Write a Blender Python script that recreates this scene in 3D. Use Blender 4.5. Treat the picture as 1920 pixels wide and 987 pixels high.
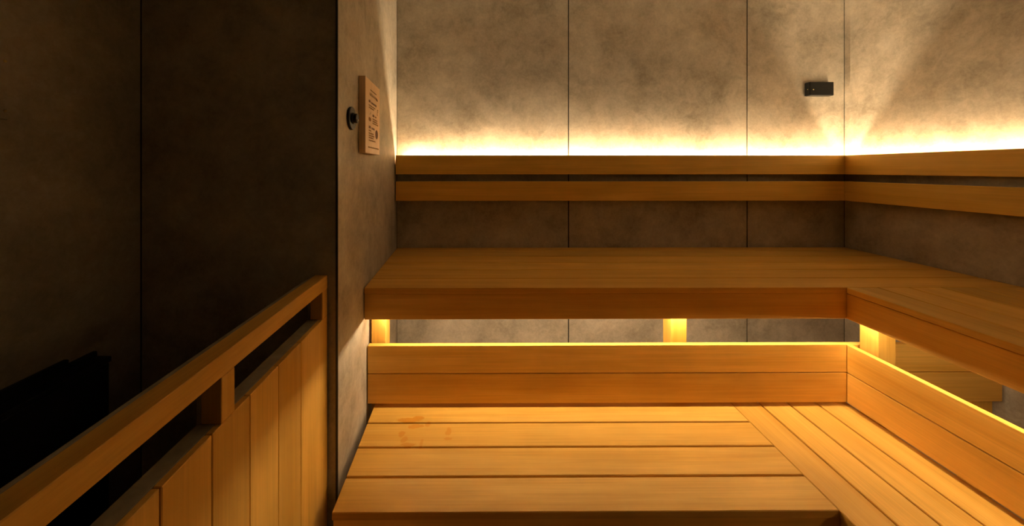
import bpy, bmesh, math, random
from mathutils import Vector, Matrix

for o in list(bpy.data.objects):
    bpy.data.objects.remove(o, do_unlink=True)
scene = bpy.context.scene
C = scene.collection
random.seed(7)

# ------------------------------------------------------------------ camera, world, exposure
EYE = 1.32                                   # camera height above the floor
cam_data = bpy.data.cameras.new('camera')
cam_data.sensor_width = 36.0
cam_data.lens = 660.14 / 1920 * 36.0
cam_data.shift_x = (960 - 930.8) / 1920
cam_data.shift_y = -(493.5 - 317.3) / 1920
cam_data.clip_start = 0.02
cam = bpy.data.objects.new('camera', cam_data)
cam.location = (0, 0, EYE)
cam.rotation_euler = (math.pi / 2, 0, -0.0053)
C.objects.link(cam)
scene.camera = cam

world = bpy.data.worlds.new('world')
scene.world = world
world.use_nodes = True
world.node_tree.nodes['Background'].inputs[0].default_value = (0, 0, 0, 1)
world.node_tree.nodes['Background'].inputs[1].default_value = 0.2

scene.view_settings.view_transform = 'Standard'
scene.view_settings.look = 'None'
scene.view_settings.gamma = 1.0
scene.view_settings.use_curve_mapping = False
scene.view_settings.exposure = 3.02

LED_COLOUR = (1.0, 0.78, 0.48)
LED_UPPER = 37.5
LED_LOWER = 20.0


# ------------------------------------------------------------------ materials
def new_mat(name):
    m = bpy.data.materials.new(name)
    m.use_nodes = True
    nt = m.node_tree
    return m, nt, nt.nodes, nt.links, nt.nodes['Principled BSDF']


def math_node(N, L, op, a, b=None, c=None, clamp=False):
    n = N.new('ShaderNodeMath'); n.operation = op; n.use_clamp = clamp
    for i, v in enumerate((a, b, c)):
        if v is None:
            continue
        if isinstance(v, (int, float)):
            n.inputs[i].default_value = v
        else:
            L.new(v, n.inputs[i])
    return n.outputs[0]


def mix_col(N, L, fac, a, b, mode='MIX'):
    n = N.new('ShaderNodeMix'); n.data_type = 'RGBA'; n.blend_type = mode
    for sock, v in ((n.inputs[0], fac), (n.inputs[6], a), (n.inputs[7], b)):
        if isinstance(v, (int, float)):
            sock.default_value = v
        elif isinstance(v, tuple):
            sock.default_value = (*v, 1)
        else:
            L.new(v, sock)
    return n.outputs[2]


def ramp(N, L, fac, stops):
    n = N.new('ShaderNodeValToRGB')
    while len(n.color_ramp.elements) < len(stops):
        n.color_ramp.elements.new(0.5)
    for e, (p, col) in zip(n.color_ramp.elements, stops):
        e.position = p
        e.color = (*col, 1) if len(col) == 3 else col
    L.new(fac, n.inputs[0])
    return n.outputs[0]


def wood(name, axis, light=(0.79, 0.462, 0.10), dark=(0.64, 0.335, 0.048), stains=None, rough=0.5):
    m, nt, N, L, P = new_mat(name)
    tc = N.new('ShaderNodeTexCoord'); oi = N.new('ShaderNodeObjectInfo')
    off = N.new('ShaderNodeVectorMath'); off.operation = 'MULTIPLY_ADD'
    comb = N.new('ShaderNodeCombineXYZ')
    for i in range(3):
        L.new(oi.outputs['Random'], comb.inputs[i])
    L.new(comb.outputs[0], off.inputs[0])
    off.inputs[1].default_value = (31.7, 17.3, 23.9)
    L.new(tc.outputs['Object'], off.inputs[2])

    def mapped(along, across):
        mp = N.new('ShaderNodeMapping')
        s = [across] * 3; s[axis] = along
        mp.inputs['Scale'].default_value = s
        L.new(off.outputs[0], mp.inputs['Vector'])
        return mp.outputs[0]

    def noise(vec, detail, rough_, dist=0.0):
        n = N.new('ShaderNodeTexNoise')
        n.inputs['Scale'].default_value = 1.0
        n.inputs['Detail'].default_value = detail
        n.inputs['Roughness'].default_value = rough_
        n.inputs['Distortion'].default_value = dist
        L.new(vec, n.inputs['Vector'])
        return n.outputs['Fac']
    broad = noise(mapped(1.1, 16), 4, 0.55, 0.6)
    fine = noise(mapped(3.0, 190), 3, 0.6)
    cloud = noise(mapped(4.0, 9.0), 3, 0.5, 0.3)
    col = ramp(N, L, broad, [(0.30, dark), (0.68, light)])
    f2 = math_node(N, L, 'MULTIPLY_ADD', fine, 0.42, 0.79)
    f3 = math_node(N, L, 'MULTIPLY_ADD', cloud, 0.40, 0.80)
    v = math_node(N, L, 'MULTIPLY', f2, f3)
    tone = math_node(N, L, 'MULTIPLY_ADD', oi.outputs['Random'], 0.26, 0.88)
    v = math_node(N, L, 'MULTIPLY', v, tone)
    cc = N.new('ShaderNodeCombineColor')
    L.new(v, cc.inputs[0]); L.new(v, cc.inputs[1]); L.new(v, cc.inputs[2])
    col = mix_col(N, L, 1.0, col, cc.outputs[0], 'MULTIPLY')
    # a slight lean of single boards towards red or yellow
    lean = math_node(N, L, 'FRACT', math_node(N, L, 'MULTIPLY', oi.outputs['Random'], 7.31))
    col = mix_col(N, L, math_node(N, L, 'MULTIPLY', lean, 0.30), col, (0.60, 0.275, 0.032))
    rgh = rough
    if stains:
        geo = N.new('ShaderNodeNewGeometry')
        dn = N.new('ShaderNodeTexNoise'); dn.inputs['Scale'].default_value = 38
        dn.inputs['Detail'].default_value = 3
        L.new(geo.outputs['Position'], dn.inputs['Vector'])
        warp = N.new('ShaderNodeVectorMath'); warp.operation = 'MULTIPLY_ADD'
        L.new(dn.outputs['Color'], warp.inputs[0])
        warp.inputs[1].default_value = (0.022, 0.022, 0.0)
        L.new(geo.outputs['Position'], warp.inputs[2])
        total = None
        for (x, y, rx, ry, w) in stains:
            mp = N.new('ShaderNodeMapping')
            mp.inputs['Location'].default_value = (-(x + 0.011) / rx, -(y + 0.011) / ry, 0)
            mp.inputs['Scale'].default_value = (1 / rx, 1 / ry, 0)
            L.new(warp.outputs[0], mp.inputs['Vector'])
            ln = N.new('ShaderNodeVectorMath'); ln.operation = 'LENGTH'
            L.new(mp.outputs[0], ln.inputs[0])
            mask = math_node(N, L, 'MULTIPLY', math_node(N, L, 'SUBTRACT', 1.15, ln.outputs['Value']), 4.0, clamp=True)
            mask = math_node(N, L, 'MULTIPLY', mask, w)
            total = mask if total is None else math_node(N, L, 'MAXIMUM', total, mask)
        col = mix_col(N, L, total, col, (0.58, 0.23, 0.012))
    L.new(col, P.inputs['Base Color'])
    P.inputs['Roughness'].default_value = rgh
    P.inputs['Specular IOR Level'].default_value = 0.22
    bp = N.new('ShaderNodeBump'); bp.inputs['Strength'].default_value = 0.10
    bp.inputs['Distance'].default_value = 0.002
    L.new(fine, bp.inputs['Height']); L.new(bp.outputs[0], P.inputs['Normal'])
    return m


STAINS = [(-0.300, 1.235, 0.040, 0.010, 0.8), (-0.268, 1.245, 0.018, 0.008, 0.9),
          (-0.268, 1.205, 0.026, 0.009, 0.75), (-0.230, 1.215, 0.012, 0.010, 0.55),
          (-0.308, 1.170, 0.010, 0.010, 0.7), (-0.296, 1.145, 0.010, 0.012, 0.6),
          (-0.275, 1.125, 0.022, 0.008, 0.65), (-0.235, 1.132, 0.006, 0.016, 0.45),
          (-0.155, 1.180, 0.008, 0.016, 0.6), (-0.152, 1.150, 0.011, 0.006, 0.6)]
WX = wood('wood_grain_x', 0)
WY = wood('wood_grain_y', 1)
WZ = wood('wood_grain_z', 2)
WX_LIT = wood('lit_wood_grain_x', 0, light=(0.88, 0.54, 0.105), dark=(0.76, 0.43, 0.062))  # bench wood lightened: the glow on the rails is put into the colour
WY_LIT = wood('lit_wood_grain_y', 1, light=(0.88, 0.54, 0.105), dark=(0.76, 0.43, 0.062))  # same lightened copy for the right-wall rails
WX_STAIN = wood('wood_grain_x_damp', 0, stains=STAINS)
WSIGN = wood('sign_wood', 2, light=(0.90, 0.66, 0.42), dark=(0.84, 0.58, 0.34))


def concrete(name, dark, mid, light, rough=0.6, bump=0.05):
    m, nt, N, L, P = new_mat(name)
    geo = N.new('ShaderNodeNewGeometry')

    def noise(scale, detail, r, dist=0.0):
        n = N.new('ShaderNodeTexNoise')
        n.inputs['Scale'].default_value = scale
        n.inputs['Detail'].default_value = detail
        n.inputs['Roughness'].default_value = r
        n.inputs['Distortion'].default_value = dist
        L.new(geo.outputs['Position'], n.inputs['Vector'])
        return n.outputs['Fac']
    a = noise(4.5, 9, 0.60, 0.25)
    b = noise(17, 9, 0.68, 0.6)
    c = noise(75, 6, 0.72, 0.5)
    mixv = math_node(N, L, 'ADD', math_node(N, L, 'MULTIPLY', a, 0.48), math_node(N, L, 'MULTIPLY', b, 0.30))
    mixv = math_node(N, L, 'ADD', mixv, math_node(N, L, 'MULTIPLY', c, 0.22))
    col = ramp(N, L, mixv, [(0.36, dark), (0.50, mid), (0.63, light)])
    L.new(col, P.inputs['Base Color'])
    P.inputs['Roughness'].default_value = rough
    P.inputs['Specular IOR Level'].default_value = 0.25
    bp = N.new('ShaderNodeBump'); bp.inputs['Strength'].default_value = bump
    bp.inputs['Distance'].default_value = 0.004
    L.new(b, bp.inputs['Height']); L.new(bp.outputs[0], P.inputs['Normal'])
    return m


PANEL = concrete('cement_panel', (0.29, 0.246, 0.182), (0.48, 0.415, 0.325), (0.65, 0.571, 0.46))
CEIL = concrete('ceiling_board', (0.37, 0.34, 0.30), (0.42, 0.385, 0.34), (0.47, 0.43, 0.38))
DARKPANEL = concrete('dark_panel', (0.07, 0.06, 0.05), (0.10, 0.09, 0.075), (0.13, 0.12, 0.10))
SHADEPANEL = concrete('shade_panel', (0.17, 0.142, 0.10), (0.26, 0.22, 0.16), (0.36, 0.31, 0.235))  # cement panel darkened: dim light at the far left put into the colour
FLOOR = concrete('floor_stone', (0.24, 0.225, 0.205), (0.33, 0.31, 0.285), (0.42, 0.40, 0.37), 0.45)


def plain(name, col, rough=0.5, metallic=0.0, spec=0.3, noise_scale=40.0, amount=0.2):
    m, nt, N, L, P = new_mat(name)
    tc = N.new('ShaderNodeTexCoord')
    n = N.new('ShaderNodeTexNoise'); n.inputs['Scale'].default_value = noise_scale
    n.inputs['Detail'].default_value = 4
    L.new(tc.outputs['Object'], n.inputs['Vector'])
    lo = tuple(c * (1 - amount) for c in col); hi = tuple(c * (1 + amount) for c in col)
    L.new(ramp(N, L, n.outputs['Fac'], [(0.3, lo), (0.7, hi)]), P.inputs['Base Color'])
    P.inputs['Roughness'].default_value = rough
    P.inputs['Metallic'].default_value = metallic
    P.inputs['Specular IOR Level'].default_value = spec
    return m


JOINT = plain('joint_backing', (0.025, 0.022, 0.02), 0.8)
TRIM = plain('dark_metal_trim', (0.05, 0.048, 0.045), 0.45, 0.4)
BLACK = plain('black_plastic', (0.006, 0.006, 0.0055), 0.4, 0, 0.35)
HEATER = plain('black_steel', (0.008, 0.007, 0.006), 0.55, 0.2, 0.2)
GREYEDGE = plain('grey_fibre_board', (0.30, 0.26, 0.18), 0.7)
INK = plain('brown_print', (0.16, 0.055, 0.012), 0.7)
INK2 = plain('ochre_print', (0.34, 0.15, 0.025), 0.7)
GLINT = plain('glint_tip', (0.75, 0.72, 0.66), 0.15, 0.0, 0.6)  # pale colour paints the white glint on the end of the peg
BRASS = plain('brass_screw', (0.55, 0.40, 0.16), 0.35, 0.9)
ALU = plain('aluminium_channel', (0.45, 0.44, 0.42), 0.45, 0.8)


def emitter(name, strength):
    m, nt, N, L, P = new_mat(name)
    P.inputs['Base Color'].default_value = (0.8, 0.7, 0.5, 1)
    P.inputs['Emission Color'].default_value = (*LED_COLOUR, 1)
    P.inputs['Emission Strength'].default_value = strength
    return m


LED_UP = emitter('led_upper_light', LED_UPPER)
LED_UP_SIDE = emitter('led_upper_side_light', LED_UPPER * 0.9)
LED_DN = emitter('led_lower_light', LED_LOWER)
LED_SIDE = emitter('led_side_light', LED_LOWER * 0.6)


# ------------------------------------------------------------------ helpers
def world_loc(o):
    v = Vector((0, 0, 0))
    while o is not None:
        v += o.location
        o = o.parent
    return v


def link(name, bm, mat, centre, parent=None, smooth=False):
    """One mesh object; bm holds world coordinates, its origin moves to centre."""
    bmesh.ops.recalc_face_normals(bm, faces=bm.faces)
    bmesh.ops.translate(bm, verts=bm.verts, vec=-Vector(centre))
    me = bpy.data.meshes.new(name)
    bm.to_mesh(me); bm.free()
    me.materials.append(mat)
    if smooth:
        for p in me.polygons:
            p.use_smooth = True
    o = bpy.data.objects.new(name, me)
    C.objects.link(o)
    if parent is not None:
        o.parent = parent
        o.location = Vector(centre) - world_loc(parent)
    else:
        o.location = centre
    return o


def prism_bm(poly, z0, z1, bev=0.0):
    """Vertical prism over a plan polygon [(x, y), ...]."""
    bm = bmesh.new()
    lo = [bm.verts.new((x, y, z0)) for x, y in poly]
    hi = [bm.verts.new((x, y, z1)) for x, y in poly]
    n = len(poly)
    bm.faces.new(lo[::-1]); bm.faces.new(hi)
    for i in range(n):
        j = (i + 1) % n
        bm.faces.new((lo[i], lo[j], hi[j], hi[i]))
    if bev > 0:
        bmesh.ops.bevel(bm, geom=list(bm.edges), offset=bev, segments=1, affect='EDGES', profile=0.5)
    return bm


def prism(name, poly, z0, z1, mat, parent=None, bev=0.0015):
    cx = sum(p[0] for p in poly) / len(poly); cy = sum(p[1] for p in poly) / len(poly)
    return link(name, prism_bm(poly, z0, z1, bev), mat, (cx, cy, (z0 + z1) / 2), parent)


def box(name, x0, x1, y0, y1, z0, z1, mat, parent=None, bev=0.0015):
    return prism(name, [(x0, y0), (x1, y0), (x1, y1), (x0, y1)], z0, z1, mat, parent, bev)


def thing(name, label, cat, loc, group=None):
    o = bpy.data.objects.new(name, None)
    o.empty_display_size = 0.05
    C.objects.link(o); o.location = loc
    tag(o, label, cat, group)
    return o


def tag(o, label, cat=None, group=None, kind=None):
    o['label'] = label
    if cat:
        o['category'] = cat
    if group:
        o['group'] = group
    if kind:
        o['kind'] = kind
    return o


def disc_bm(centre, axis, r0, r1, length, seg=40, bev=0.0):
    """Cylinder or cone from centre along axis."""
    bm = bmesh.new()
    bmesh.ops.create_cone(bm, cap_ends=True, segments=seg, radius1=r0, radius2=r1, depth=length)
    if bev:
        es = [e for e in bm.edges if len(e.link_faces) == 2 and any(len(f.verts) > 4 for f in e.link_faces)]
        bmesh.ops.bevel(bm, geom=es, offset=bev, segments=3, affect='EDGES', profile=0.5)
    bmesh.ops.translate(bm, verts=bm.verts, vec=(0, 0, length / 2))
    q = Vector((0, 0, 1)).rotation_difference(Vector(axis).normalized())
    bmesh.ops.rotate(bm, verts=bm.verts, cent=(0, 0, 0), matrix=q.to_matrix())
    bmesh.ops.translate(bm, verts=bm.verts, vec=centre)
    return bm


# ------------------------------------------------------------------ key dimensions (metres; z from the floor)
YB, XR = 1.905, 1.902                # faces of the back wall and the right-hand wall
ZC = 2.32                            # ceiling
YREAR = -1.05                        # wall behind the camera
YW = 0.22                            # near end of the side benches
KW, AW = -0.0929, -0.3511            # return wall on the left: x = AW + KW*y (not quite square)
YST = 0.9938                         # face of the recess wall behind the fence
XST = AW + KW * YST
AL = -0.9932 - KW * YST              # far left wall: x = AL + KW*y
ZU = EYE - 0.4245                    # top of the upper bench
ZL = EYE - 0.8803                    # top of the lower bench
PU, PL = 0.1145, 0.1075              # board pitch, upper and lower
YUF, XUF = 1.2566, 1.261             # front edges of the upper bench
YLF, XLF = 0.9029, 0.8905            # front edges of the lower bench
YBR, XBR = 1.300, 1.306              # faces of the lower backrest


def wx(y, d=0.0):
    return AW + KW * y + d


# ------------------------------------------------------------------ the room
PT = 0.006                           # panel thickness


def panelled_wall(name, label, p0, p1, cuts, mat=None, z0=0.0, z1=ZC, gap=0.006, thick=0.05, ends=(0.001, 0.001), core=(0.0, 0.0)):
    """Wall between plan points p0 and p1; the room lies to the left of p0 -> p1."""
    p0 = Vector((*p0, 0)); p1 = Vector((*p1, 0))
    d = (p1 - p0); ln = d.length; d.normalize()
    n = Vector((d.y, -d.x, 0))       # away from the room

    def quad(s0, s1, t0, t1):
        return [tuple((p0 + d * s + n * t).xy) for s, t in ((s0, t0), (s1, t0), (s1, t1), (s0, t1))]
    w = prism(name, quad(core[0], ln - core[1], PT, PT + thick), z0, z1, JOINT, None, 0)
    tag(w, label, None, None, 'structure')
    marks = [ends[0] - gap / 2] + list(cuts) + [ln - ends[1] + gap / 2]
    for a, b in zip(marks[:-1], marks[1:]):
        prism('panel', quad(a + gap / 2, b - gap / 2, 0, PT), z0 + 0.002, z1 - 0.002, mat or PANEL, w, 0.0006)
    return w


xbl = wx(YB)
f = box('floor', -1.3, 2.1, YREAR - 0.2, 2.1, -0.08, 0.0, FLOOR, None, 0)
tag(f, 'dark stone floor under the benches', None, None, 'structure')
f = box('ceiling', -1.3, 2.1, YREAR - 0.2, 2.1, ZC, ZC + 0.08, CEIL, None, 0)
tag(f, 'plain grey sauna ceiling above the picture', None, None, 'structure')
panelled_wall('wall_back', 'mottled cement panel wall behind the long benches', (XR, YB), (xbl, YB),
              [XR - 1.3722, XR - 0.4007])
panelled_wall('wall_right', 'mottled cement panel wall along the side benches', (XR, YREAR), (XR, YB), [0.06, 1.05])
panelled_wall('wall_return', 'short mottled wall carrying the wooden notice', (xbl, YB), (XST, YST), [], ends=(0.002, PT + 0.001), core=(0.0, 0.058))
panelled_wall('wall_recess', 'dark panel wall behind the end of the fence', (XST - PT * 0, YST), (AL + KW * YST, YST), [],
              ends=(0.003, 0.002), core=(0.012, -0.056))
panelled_wall('wall_left', 'panel wall with shade put into its colour, at the far left of the recess', (AL + KW * YST, YST), (AL + KW * YREAR, YREAR), [1.15], SHADEPANEL, core=(-0.05, -0.05))
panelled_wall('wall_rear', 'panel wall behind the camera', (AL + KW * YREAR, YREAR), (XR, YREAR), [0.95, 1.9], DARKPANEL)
t = prism('trim_1', [(XST - 0.0035, YST - 0.0018), (XST + 0.0018, YST - 0.0018), (XST + 0.0018, YST + 0.0035), (XST - 0.0035, YST + 0.0035)],
          0.0, ZC - 0.001, TRIM, None, 0)
tag(t, 'thin dark metal corner trim of the short wall', None, None, 'structure')

# ------------------------------------------------------------------ upper benches
BT = 0.020                           # board thickness
GAPU = 0.006
ub = thing('upper_bench', 'long upper wooden bench running along the panelled back wall', 'bench', (0.6, 1.58, 0))
for k in range(6):
    y0 = YUF + k * PU
    y1 = min(y0 + PU - GAPU, YB - 0.003)
    prism('plank', [(wx(y0, 0.003), y0), (XR - 0.003, y0), (XR - 0.003, y1), (wx(y1, 0.003), y1)], ZU - BT, ZU, WX, ub)
box('fascia_board', wx(YUF, 0.003), XUF + 0.003 + 0.02, YUF + 0.0025, YUF + 0.0225, ZU - 0.1135, ZU - BT - 0.0008, WX, ub)
for x0, x1, y0, y1 in ((-0.465, -0.411, 1.332, 1.385), (0.6685, 0.7291, 1.332, 1.394), (1.838, 1.8985, 1.332, 1.392)):
    box('leg', x0, x1, y0, y1, 0.0, ZU - 0.07, WZ, ub)
for x in (-0.44, 0.69, 1.868):
    box('cross_bearer', x - 0.02, x + 0.02, 1.332, YB - 0.004, ZU - 0.07, ZU - BT, WY, ub)

us = thing('upper_bench', 'short upper wooden bench running along the right-hand wall', 'bench', (1.58, 0.2, 0))
for k in range(6):
    x0 = XUF + k * PU
    x1 = min(x0 + PU - GAPU, XR - 0.003)
    box('plank', x0, x1, YW, YUF - 0.002, ZU - BT, ZU, WY, us)
box('fascia_board', XUF + 0.0035, XUF + 0.0235, YW, YUF + 0.002, ZU - 0.1135, ZU - BT - 0.003, WY, us)
for y0 in (1.2266, 0.26):
    box('leg', 1.345, 1.407, y0, y0 + 0.064, 0.0, ZU - 0.07, WZ, us)
    box('cross_bearer', 1.345, XR - 0.004, y0 + 0.012, y0 + 0.052, ZU - 0.07, ZU - BT, WX, us)
us['label'] = 'upper wooden bench running along the right-hand wall towards the viewer'

# ------------------------------------------------------------------ lower benches
GAPL = 0.006
lb = thing('lower_bench', 'lower wooden seat of lengthwise boards in front of the short wall', 'bench', (0.24, 1.1, 0))


def lx(y):
    return -0.4165 + (y - 0.9029) * (-0.4477 + 0.4165) / (1.32 - 0.9029)


for k in range(4):
    y0 = YLF + k * PL
    y1 = y0 + PL - GAPL if k < 3 else 1.329
    prism('plank', [(lx(y0), y0), (XLF - 0.0015, y0), (XLF - 0.0015, y1), (lx(y1), y1)], ZL - 0.021, ZL,
          WX_STAIN if k in (2, 3) else WX, lb, 0.0018)
box('fascia_board', lx(YLF) + 0.002, XLF + 0.014, YLF + 0.004, YLF + 0.024, ZL - 0.115, ZL - 0.0215, WX, lb)
for x in (-0.38, 0.55):
    box('leg', x, x + 0.055, 0.935, 0.99, 0.0, ZL - 0.07, WZ, lb)
    box('leg', x, x + 0.055, 1.26, 1.315, 0.0, ZL - 0.07, WZ, lb)
    box('cross_bearer', x + 0.008, x + 0.048, 0.93, 1.32, ZL - 0.07, ZL - 0.021, WY, lb)

ls = thing('lower_bench', 'lower wooden seat whose boards run towards the viewer, at bottom right', 'bench', (1.1, 0.1, 0))
for k in range(4):
    x0 = XLF + k * PL
    x1 = x0 + PL - GAPL if k < 3 else 1.3265
    box('plank', x0, x1, YW, 1.329, ZL - 0.021, ZL, WY, ls, 0.0018)
box('fascia_board', XLF + 0.004, XLF + 0.024, YW, YLF + 0.003, ZL - 0.115, ZL - 0.0215, WY, ls)
for y in (1.10, 0.26):
    box('leg', 0.925, 0.98, y, y + 0.055, 0.0, ZL - 0.07, WZ, ls)
    box('leg', 1.26, 1.315, y, y + 0.055, 0.0, ZL - 0.07, WZ, ls)
    box('cross_bearer', 0.92, 1.32, y + 0.008, y + 0.048, ZL - 0.07, ZL - 0.021, WX, ls)

# ------------------------------------------------------------------ lower backrests (two boards each)
ZBT, ZBJ, ZBB = EYE - 0.6516, EYE - 0.7555, EYE - 0.8660
br = thing('bench_backrest', 'two-board wooden backrest behind the left lower seat', 'backrest', (0.6, YBR, ZBB))
box('board', wx(YBR, 0.004), XR - 0.012, YBR, YBR + 0.02, ZBJ + 0.0015, ZBT, WX, br)
box('board', wx(YBR, 0.004), XR - 0.012, YBR, YBR + 0.02, ZBB, ZBJ - 0.0015, WX, br)
bs = thing('bench_backrest', 'two-board wooden backrest along the right side, behind the side seat', 'backrest', (XBR, 0.1, ZBB))
box('board', XBR, XBR + 0.02, YW, YBR - 0.0015, ZBJ + 0.0015, ZBT, WY, bs)
box('board', XBR, XBR + 0.02, YW, YBR - 0.0015, ZBB, ZBJ - 0.0015, WY, bs)

# ------------------------------------------------------------------ upper backrests (two rails, a ledge for the light strip)
YRL, XRL = 1.838, 1.8375
R1T, R1B, R2T, R2B = EYE + 0.0719, EYE - 0.0279, EYE - 0.0647, EYE - 0.1664
tb = thing('wall_rails', 'pair of wooden back rails along the back wall', 'backrest', (0.6, YRL, R2B))
box('rail', wx(YRL, 0.006), XRL - 0.0008, YRL, YRL + 0.018, R1B, R1T, WX_LIT, tb)
box('rail', wx(YRL, 0.006), XRL - 0.0008, YRL, YRL + 0.018, R2B, R2T, WX_LIT, tb)
box('light_ledge', wx(YB, 0.012), XRL + 0.016, YRL + 0.0182, YB - 0.001, R1T - 0.056, R1T - 0.033, WX, tb, 0)
for x in (-0.35, 0.35, 1.05, 1.7):
    box('wall_bracket', x, x + 0.03, YRL + 0.0182, YB - 0.001, R2B + 0.02, R2T - 0.01, WZ, tb)
    box('wall_bracket', x, x + 0.03, YRL + 0.0182, YB - 0.001, R1B + 0.008, R1T - 0.057, WZ, tb)
tsd = thing('wall_rails', 'pair of wooden back rails along the right-hand wall', 'backrest', (XRL, 0.3, R2B))
box('rail', XRL, XRL + 0.018, YW, YRL + 0.018, R1B, R1T, WY_LIT, tsd)
box('rail', XRL, XRL + 0.018, YW, YRL + 0.018, R2B, R2T, WY_LIT, tsd)
box('light_ledge', XRL + 0.0182, XR - 0.001, YW, YB - 0.002, R1T - 0.056, R1T - 0.033, WY, tsd, 0)
for y in (1.45, 0.85, 0.3):
    box('wall_bracket', XRL + 0.0182, XR - 0.001, y, y + 0.03, R2B + 0.02, R2T - 0.01, WZ, tsd)
    box('wall_bracket', XRL + 0.0182, XR - 0.001, y, y + 0.03, R1B + 0.008, R1T - 0.057, WZ, tsd)


# ------------------------------------------------------------------ warm light strips
def led_strip(label, a, b, width, dome, up, mat, tilt=0.0):
    """Strip from a to b (world points on the emitting face); an aluminium channel with a glowing tape."""
    a = Vector(a); b = Vector(b)
    d = (b - a); ln = d.length; d.normalize()
    side = Vector((-d.y, d.x, 0))
    sgn = 1 if up else -1
    t = thing('light_strip', label, 'light', a, 'hidden warm light strips')
    m = (a + b) / 2
    # channel
    poly = [tuple((p + side * s).xy) for p, s in ((a, -width / 2 - 0.002), (b, -width / 2 - 0.002), (b, width / 2 + 0.002), (a, width / 2 + 0.002))]
    z = a.z - sgn * 0.0005
    prism('channel', poly, min(z, z - sgn * 0.006), max(z, z - sgn * 0.006), ALU, t, 0)
    n = max(2, int(ln / 0.08))
    bm = bmesh.new()
    rows = []
    prof = [(width / 2 * math.cos(q), dome * math.sin(q)) for q in [math.pi * j / 6 for j in range(7)]]
    prof = [(u * math.cos(tilt) + h * math.sin(tilt), h * math.cos(tilt) - u * math.sin(tilt)) for u, h in prof]
    for i in range(n + 1):
        p = a + d * (ln * i / n)
        rows.append([bm.verts.new(p + side * u + Vector((0, 0, sgn * h))) for u, h in prof])
    for r0, r1 in zip(rows[:-1], rows[1:]):
        for j in range(6):
            fc = (r0[j], r0[j + 1], r1[j + 1], r1[j])
            bm.faces.new(fc if up else fc[::-1])
    me = bpy.data.meshes.new('led_tape')
    bmesh.ops.translate(bm, verts=bm.verts, vec=-m)
    bm.normal_update()
    bm.to_mesh(me); bm.free()
    me.materials.append(mat)
    o = bpy.data.objects.new('led_tape', me)
    C.objects.link(o); o.parent = t; o.location = m - a
    return t


ZS = R1T - 0.028
led_strip('warm light strip glowing behind the back-wall rails', (-0.485, YB - 0.033, ZS), (XR - 0.04, YB - 0.033, ZS), 0.007, 0.0008, True, LED_UP)
led_strip('warm light strip glowing behind the right-wall rails', (XR - 0.033, YW + 0.01, ZS), (XR - 0.033, YB - 0.012, ZS), 0.007, 0.0008, True, LED_UP_SIDE)
ZD = ZU - 0.1135 + 0.002
led_strip('warm light strip tucked under the front of the long upper bench', (wx(1.29, 0.05), 1.2975, ZD), (XUF + 0.02, 1.2975, ZD), 0.009, 0.0034, False, LED_DN, 1.2)
led_strip('warm light strip tucked under the front of the side upper bench', (1.3035, YW + 0.01, ZD), (1.3035, 1.288, ZD), 0.009, 0.0034, False, LED_SIDE, -1.1)

# ------------------------------------------------------------------ fence in front of the dark recess
KF, AF = -0.0763, -0.3923


def fx(y, d=0.0):
    return AF + KF * y + d


ZRT, ZRB, ZFT = EYE - 0.2966, EYE - 0.3331, EYE - 0.4085
YE, YN = 0.9885, -0.75
fe = thing('wooden_fence', 'wooden fence of upright boards with a square handrail at the left', 'fence', (fx(0.3), 0.3, 0))


def fbox(name, y0, y1, d0, d1, z0, z1, mat, parent=fe, bev=0.0012):
    return prism(name, [(fx(y0, d0), y0), (fx(y0, d1), y0), (fx(y1, d1), y1), (fx(y1, d0), y1)], z0, z1, mat, parent, bev)


rail = fbox('handrail', YN, YE, -0.0345, 0, ZRB, ZRT, WY)
fbox('backing_strip', YN, YE, -0.0415, -0.0348, ZRB, ZRT, GREYEDGE, rail, 0.0004)
for y0, y1 in ((YE - 0.0335, YE - 0.0005), (0.5643, 0.5966), (0.14, 0.173), (-0.28, -0.247), (-0.74, -0.707)):
    p = fbox('post', y0, y1, -0.0335, -0.0004, ZFT + 0.0004, ZRB - 0.0003, WZ)
    fbox('backing_strip', y0, y1, -0.0405, -0.0338, ZFT + 0.0004, ZRB - 0.0003, GREYEDGE, p, 0.0004)
edges = [YE, 0.8329, 0.7343, 0.6382, 0.5438, 0.4536]
while edges[-1] > YN + 0.1:
    edges.append(edges[-1] - 0.095)
steps = [0, 0, 0, 0, 0, -0.0025]
for i, (b_, a_) in enumerate(zip(edges[:-1], edges[1:])):
    dz = random.uniform(-0.0008, 0.0008)
    dd = -0.0015 if i == 5 else random.uniform(-0.0006, 0.0)
    fbox('board', a_ + 0.0008, b_ - 0.0008, -0.0125, dd, 0.02, ZFT + dz * 0 - 0.0002, WZ)
fbox('ledge', edges[-1], YE, -0.041, -0.0128, ZFT - 0.03, ZFT - 0.0004, GREYEDGE, fe, 0.0006)
fbox('back_panel', edges[-1], YE, -0.041, -0.030, 0.02, ZFT - 0.0305, GREYEDGE, fe, 0)
for y0 in (YE - 0.05, 0.2, -0.5):
    fbox('foot', y0, y0 + 0.045, -0.0295, -0.013, 0.0, ZFT - 0.031, WZ)

# ------------------------------------------------------------------ black heater in the recess
ht = thing('sauna_heater', 'low black steel heater cabinet against the dark wall at far left', 'heater', (-0.94, 0.45, 0))


def hbox(name, y0, y1, d0, d1, z0, z1, mat=HEATER, parent=ht, bev=0.002):
    q = lambda y, d: (AL + KW * y + d, y)
    return prism(name, [q(y0, d0), q(y0, d1), q(y1, d1), q(y1, d0)], z0, z1, mat, parent, bev)


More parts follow.
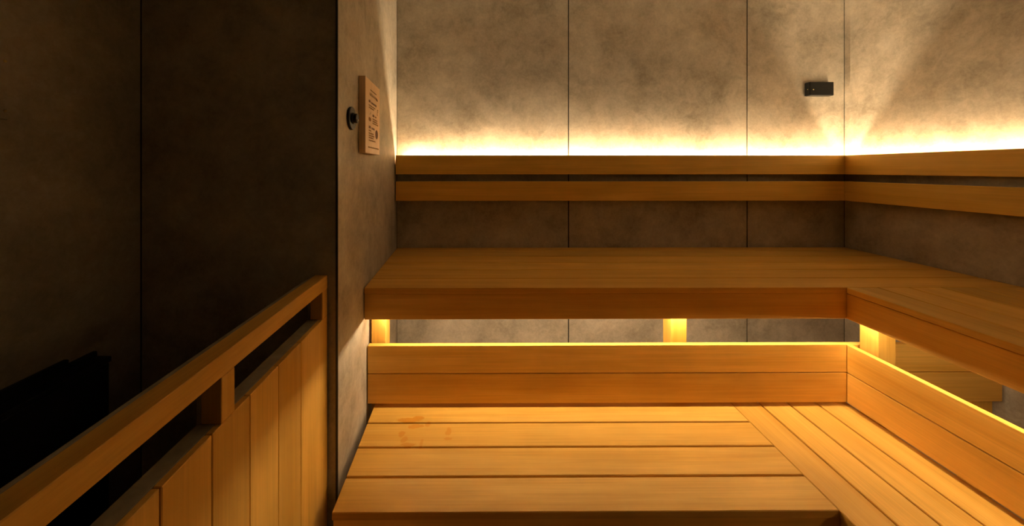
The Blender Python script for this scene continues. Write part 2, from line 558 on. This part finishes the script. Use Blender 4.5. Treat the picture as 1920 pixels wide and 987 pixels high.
hbox('body', 0.05, 0.858, 0.008, 0.048, 0.05, 0.852)
hbox('rim', 0.046, 0.862, 0.006, 0.050, 0.8525, 0.866)
hbox('back_guard', 0.05, 0.798, 0.006, 0.018, 0.8665, 0.892)
hbox('back_guard', 0.80, 0.86, 0.006, 0.018, 0.8665, 0.879)
for y in (0.10, 0.76):
    hbox('foot', y, y + 0.03, 0.012, 0.044, 0.0, 0.0495)

# ------------------------------------------------------------------ wooden notice on the short wall
Y1, Y2, TH = 1.1984, 1.4044, 0.0240
SZ0, SZ1 = EYE + 0.0555, EYE + 0.318
sg = thing('wooden_sign', 'thick pale wooden notice board with brown printed lines and pictures', 'sign', (wx(Y1), Y1, SZ0))
prism('panel', [(wx(Y1, 0.0008), Y1), (wx(Y1, TH), Y1), (wx(Y2, TH), Y2), (wx(Y2, 0.0008), Y2)], SZ0, SZ1, WSIGN, sg, 0.0012)
UV = Vector((KW, 1, 0)).normalized()          # along the face, left to right as read
NV = Vector((UV.y, -UV.x, 0))                 # out of the wall
SO = Vector((wx(Y1, TH), Y1, SZ0)) + NV * 0.0004
SW = (Y2 - Y1) / UV.y
SH = SZ1 - SZ0


def sp(s, t):
    return SO + UV * (s * SW) + Vector((0, 0, t * SH))


def print_mesh(name, polys, mat):
    bm = bmesh.new()
    for poly in polys:
        lo = [bm.verts.new(sp(s, t)) for s, t in poly]
        hi = [bm.verts.new(sp(s, t) + NV * 0.0003) for s, t in poly]
        bm.faces.new(hi)
        for i in range(len(poly)):
            j = (i + 1) % len(poly)
            bm.faces.new((lo[i], lo[j], hi[j], hi[i]))
    c = sum((v.co for v in bm.verts), Vector()) / len(bm.verts)
    return link(name, bm, mat, c, sg)


def stroke(a, b, w):
    dx = (b[0] - a[0]) * SW; dy = (b[1] - a[1]) * SH
    l = math.hypot(dx, dy) or 1
    ox, oy = -dy / l * w / 2 / SW, dx / l * w / 2 / SH
    return [(a[0] + ox, a[1] + oy), (a[0] - ox, a[1] - oy), (b[0] - ox, b[1] - oy), (b[0] + ox, b[1] + oy)]


def text_line(s0, s1, t, h, w, mat):
    """A line of unreadable small print: every character a few crossed strokes."""
    polys = []
    cw = h * SH / SW * 0.95
    s = s0
    while s + cw <= s1 + 1e-6:
        x0, x1 = s + cw * 0.10, s + cw * 0.88
        b, tp = t - h / 2, t + h / 2
        r = random.random
        for k in range(random.randint(2, 3)):
            y = b + h * (0.15 + 0.35 * k + 0.1 * r())
            polys.append(stroke((x0, y), (x1, y), w))
        xv = x0 + (x1 - x0) * (0.25 + 0.5 * r())
        polys.append(stroke((xv, b), (xv, tp), w))
        if r() < 0.5:
            polys.append(stroke((xv, b + h * 0.5), (x1 if r() < .5 else x0, b), w))
        s += cw
    return print_mesh('print_line', polys, mat)


text_line(0.30, 0.74, 0.870, 0.014, 0.0004, INK2)
text_line(0.25, 0.72, 0.810, 0.038, 0.0010, INK2)
text_line(0.70, 0.86, 0.800, 0.038, 0.0020, INK)
text_line(0.20, 0.34, 0.708, 0.032, 0.0020, INK)
text_line(0.36, 0.76, 0.702, 0.026, 0.0010, INK)
text_line(0.20, 0.66, 0.652, 0.016, 0.0006, INK2)
text_line(0.20, 0.56, 0.622, 0.016, 0.0006, INK2)
text_line(0.45, 0.60, 0.540, 0.034, 0.0022, INK)
text_line(0.62, 0.74, 0.535, 0.018, 0.0008, INK2)
for tt, e in ((0.490, 0.80), (0.460, 0.80), (0.430, 0.86)):
    text_line(0.45, e, tt, 0.017, 0.0007, INK2)
text_line(0.20, 0.36, 0.358, 0.034, 0.0022, INK)
text_line(0.38, 0.62, 0.352, 0.026, 0.0012, INK)
for tt, e in ((0.312, 0.36), (0.275, 0.54), (0.245, 0.58), (0.215, 0.54), (0.180, 0.66)):
    text_line(0.20, e, tt, 0.018, 0.0008, INK2)
text_line(0.15, 0.92, 0.085, 0.018, 0.0010, INK2)


def ellipse(cs, ct, rs, rt, n=24):
    return [(cs + rs * math.cos(2 * math.pi * i / n), ct + rt * math.sin(2 * math.pi * i / n)) for i in range(n)]


print_mesh('print_picture', [ellipse(0.75, 0.29, 0.095, 0.066)], INK)
print_mesh('print_picture', [ellipse(0.27, 0.463, 0.075, 0.026), stroke((0.21, 0.485), (0.33, 0.485), 0.002)], INK2)
print_mesh('print_picture', [stroke((0.25, 0.53), (0.32, 0.545), 0.0012), stroke((0.32, 0.545), (0.31, 0.57), 0.0012)], INK2)
print_mesh('print_picture', [ellipse(0.82, 0.655, 0.022, 0.012), stroke((0.82, 0.645), (0.79, 0.600), 0.0030),
                             stroke((0.80, 0.625), (0.88, 0.628), 0.0014), stroke((0.79, 0.600), (0.82, 0.575), 0.0040),
                             stroke((0.82, 0.64), (0.88, 0.66), 0.0012)], INK2)

# ------------------------------------------------------------------ black round wall fitting beside the notice
yk = 1.1103
kc = Vector((wx(yk), yk, EYE + 0.1599))
kb = thing('wall_fitting', 'black round fitting with a stubby peg beside the wooden notice', 'wall fitting', kc)
link('base_disc', disc_bm(kc + NV * 0.0004, NV, 0.0362, 0.0362, 0.008, 48, 0.002), BLACK, kc, kb)
link('collar', disc_bm(kc + NV * 0.0085, NV, 0.0185, 0.0165, 0.005, 36, 0.001), BLACK, kc, kb)
link('peg', disc_bm(kc + NV * 0.0136, NV, 0.0150, 0.0150, 0.009, 36, 0.002), BLACK, kc, kb)
link('glint_tip', disc_bm(kc + NV * 0.0227 + Vector((0, 0, -0.006)), NV, 0.0045, 0.003, 0.003, 20, 0.0008), GLINT, kc, kb)

# ------------------------------------------------------------------ black sensor box by the corner
sx0, sx1, sy0, sz0, sz1 = 1.6865, 1.8154, 1.8727, EYE + 0.3943, EYE + 0.467
sn = thing('sensor_box', 'small black sensor box mounted on the back wall near the corner', 'sensor', (1.75, YB, sz0))
box('housing', sx0, sx1, sy0, YB - 0.0004, sz0, sz1, BLACK, sn, 0.0025)
box('end_cap', sx0 - 0.0025, sx0 - 0.0002, sy0 + 0.002, YB - 0.0006, sz0 + 0.001, sz1 - 0.001, BLACK, sn, 0.0008)
link('indicator', disc_bm(Vector((sx0 + 0.018, sy0 - 0.0001, sz0 + 0.031)), Vector((0, -1, 0)), 0.0032, 0.0026, 0.0014, 20, 0.0004), BRASS,
     (sx0 + 0.018, sy0, sz0 + 0.031), sn)
link('screw', disc_bm(Vector((sx0 - 0.0026, sy0 + 0.012, sz0 + 0.034)), Vector((-1, 0, 0)), 0.0022, 0.0018, 0.001, 16), BRASS,
     (sx0, sy0 + 0.012, sz0 + 0.034), sn)

# ------------------------------------------------------------------ screwed cover plate on the far left wall
yp1, yp0 = 0.7019, 0.56
lxw = lambda y, d=0.0: AL + KW * y + d
cp = thing('cover_plate', 'screwed cover plate on the dark wall at the left edge', 'plate', (lxw(0.65), 0.65, EYE + 0.10))
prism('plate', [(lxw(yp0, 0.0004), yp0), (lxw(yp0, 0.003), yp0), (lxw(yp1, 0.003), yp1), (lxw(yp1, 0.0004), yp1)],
      EYE + 0.098, EYE + 0.228, SHADEPANEL, cp, 0.0006)  # plate takes the same shade-darkened panel colour as its wall
for z in (EYE + 0.2125, EYE + 0.1148):
    for y in (0.6975, 0.5655):
        c = Vector((lxw(y, 0.0031), y, z))
        link('screw', disc_bm(c, NV, 0.0028, 0.0022, 0.0012, 20, 0.0003), BRASS, c, cp)
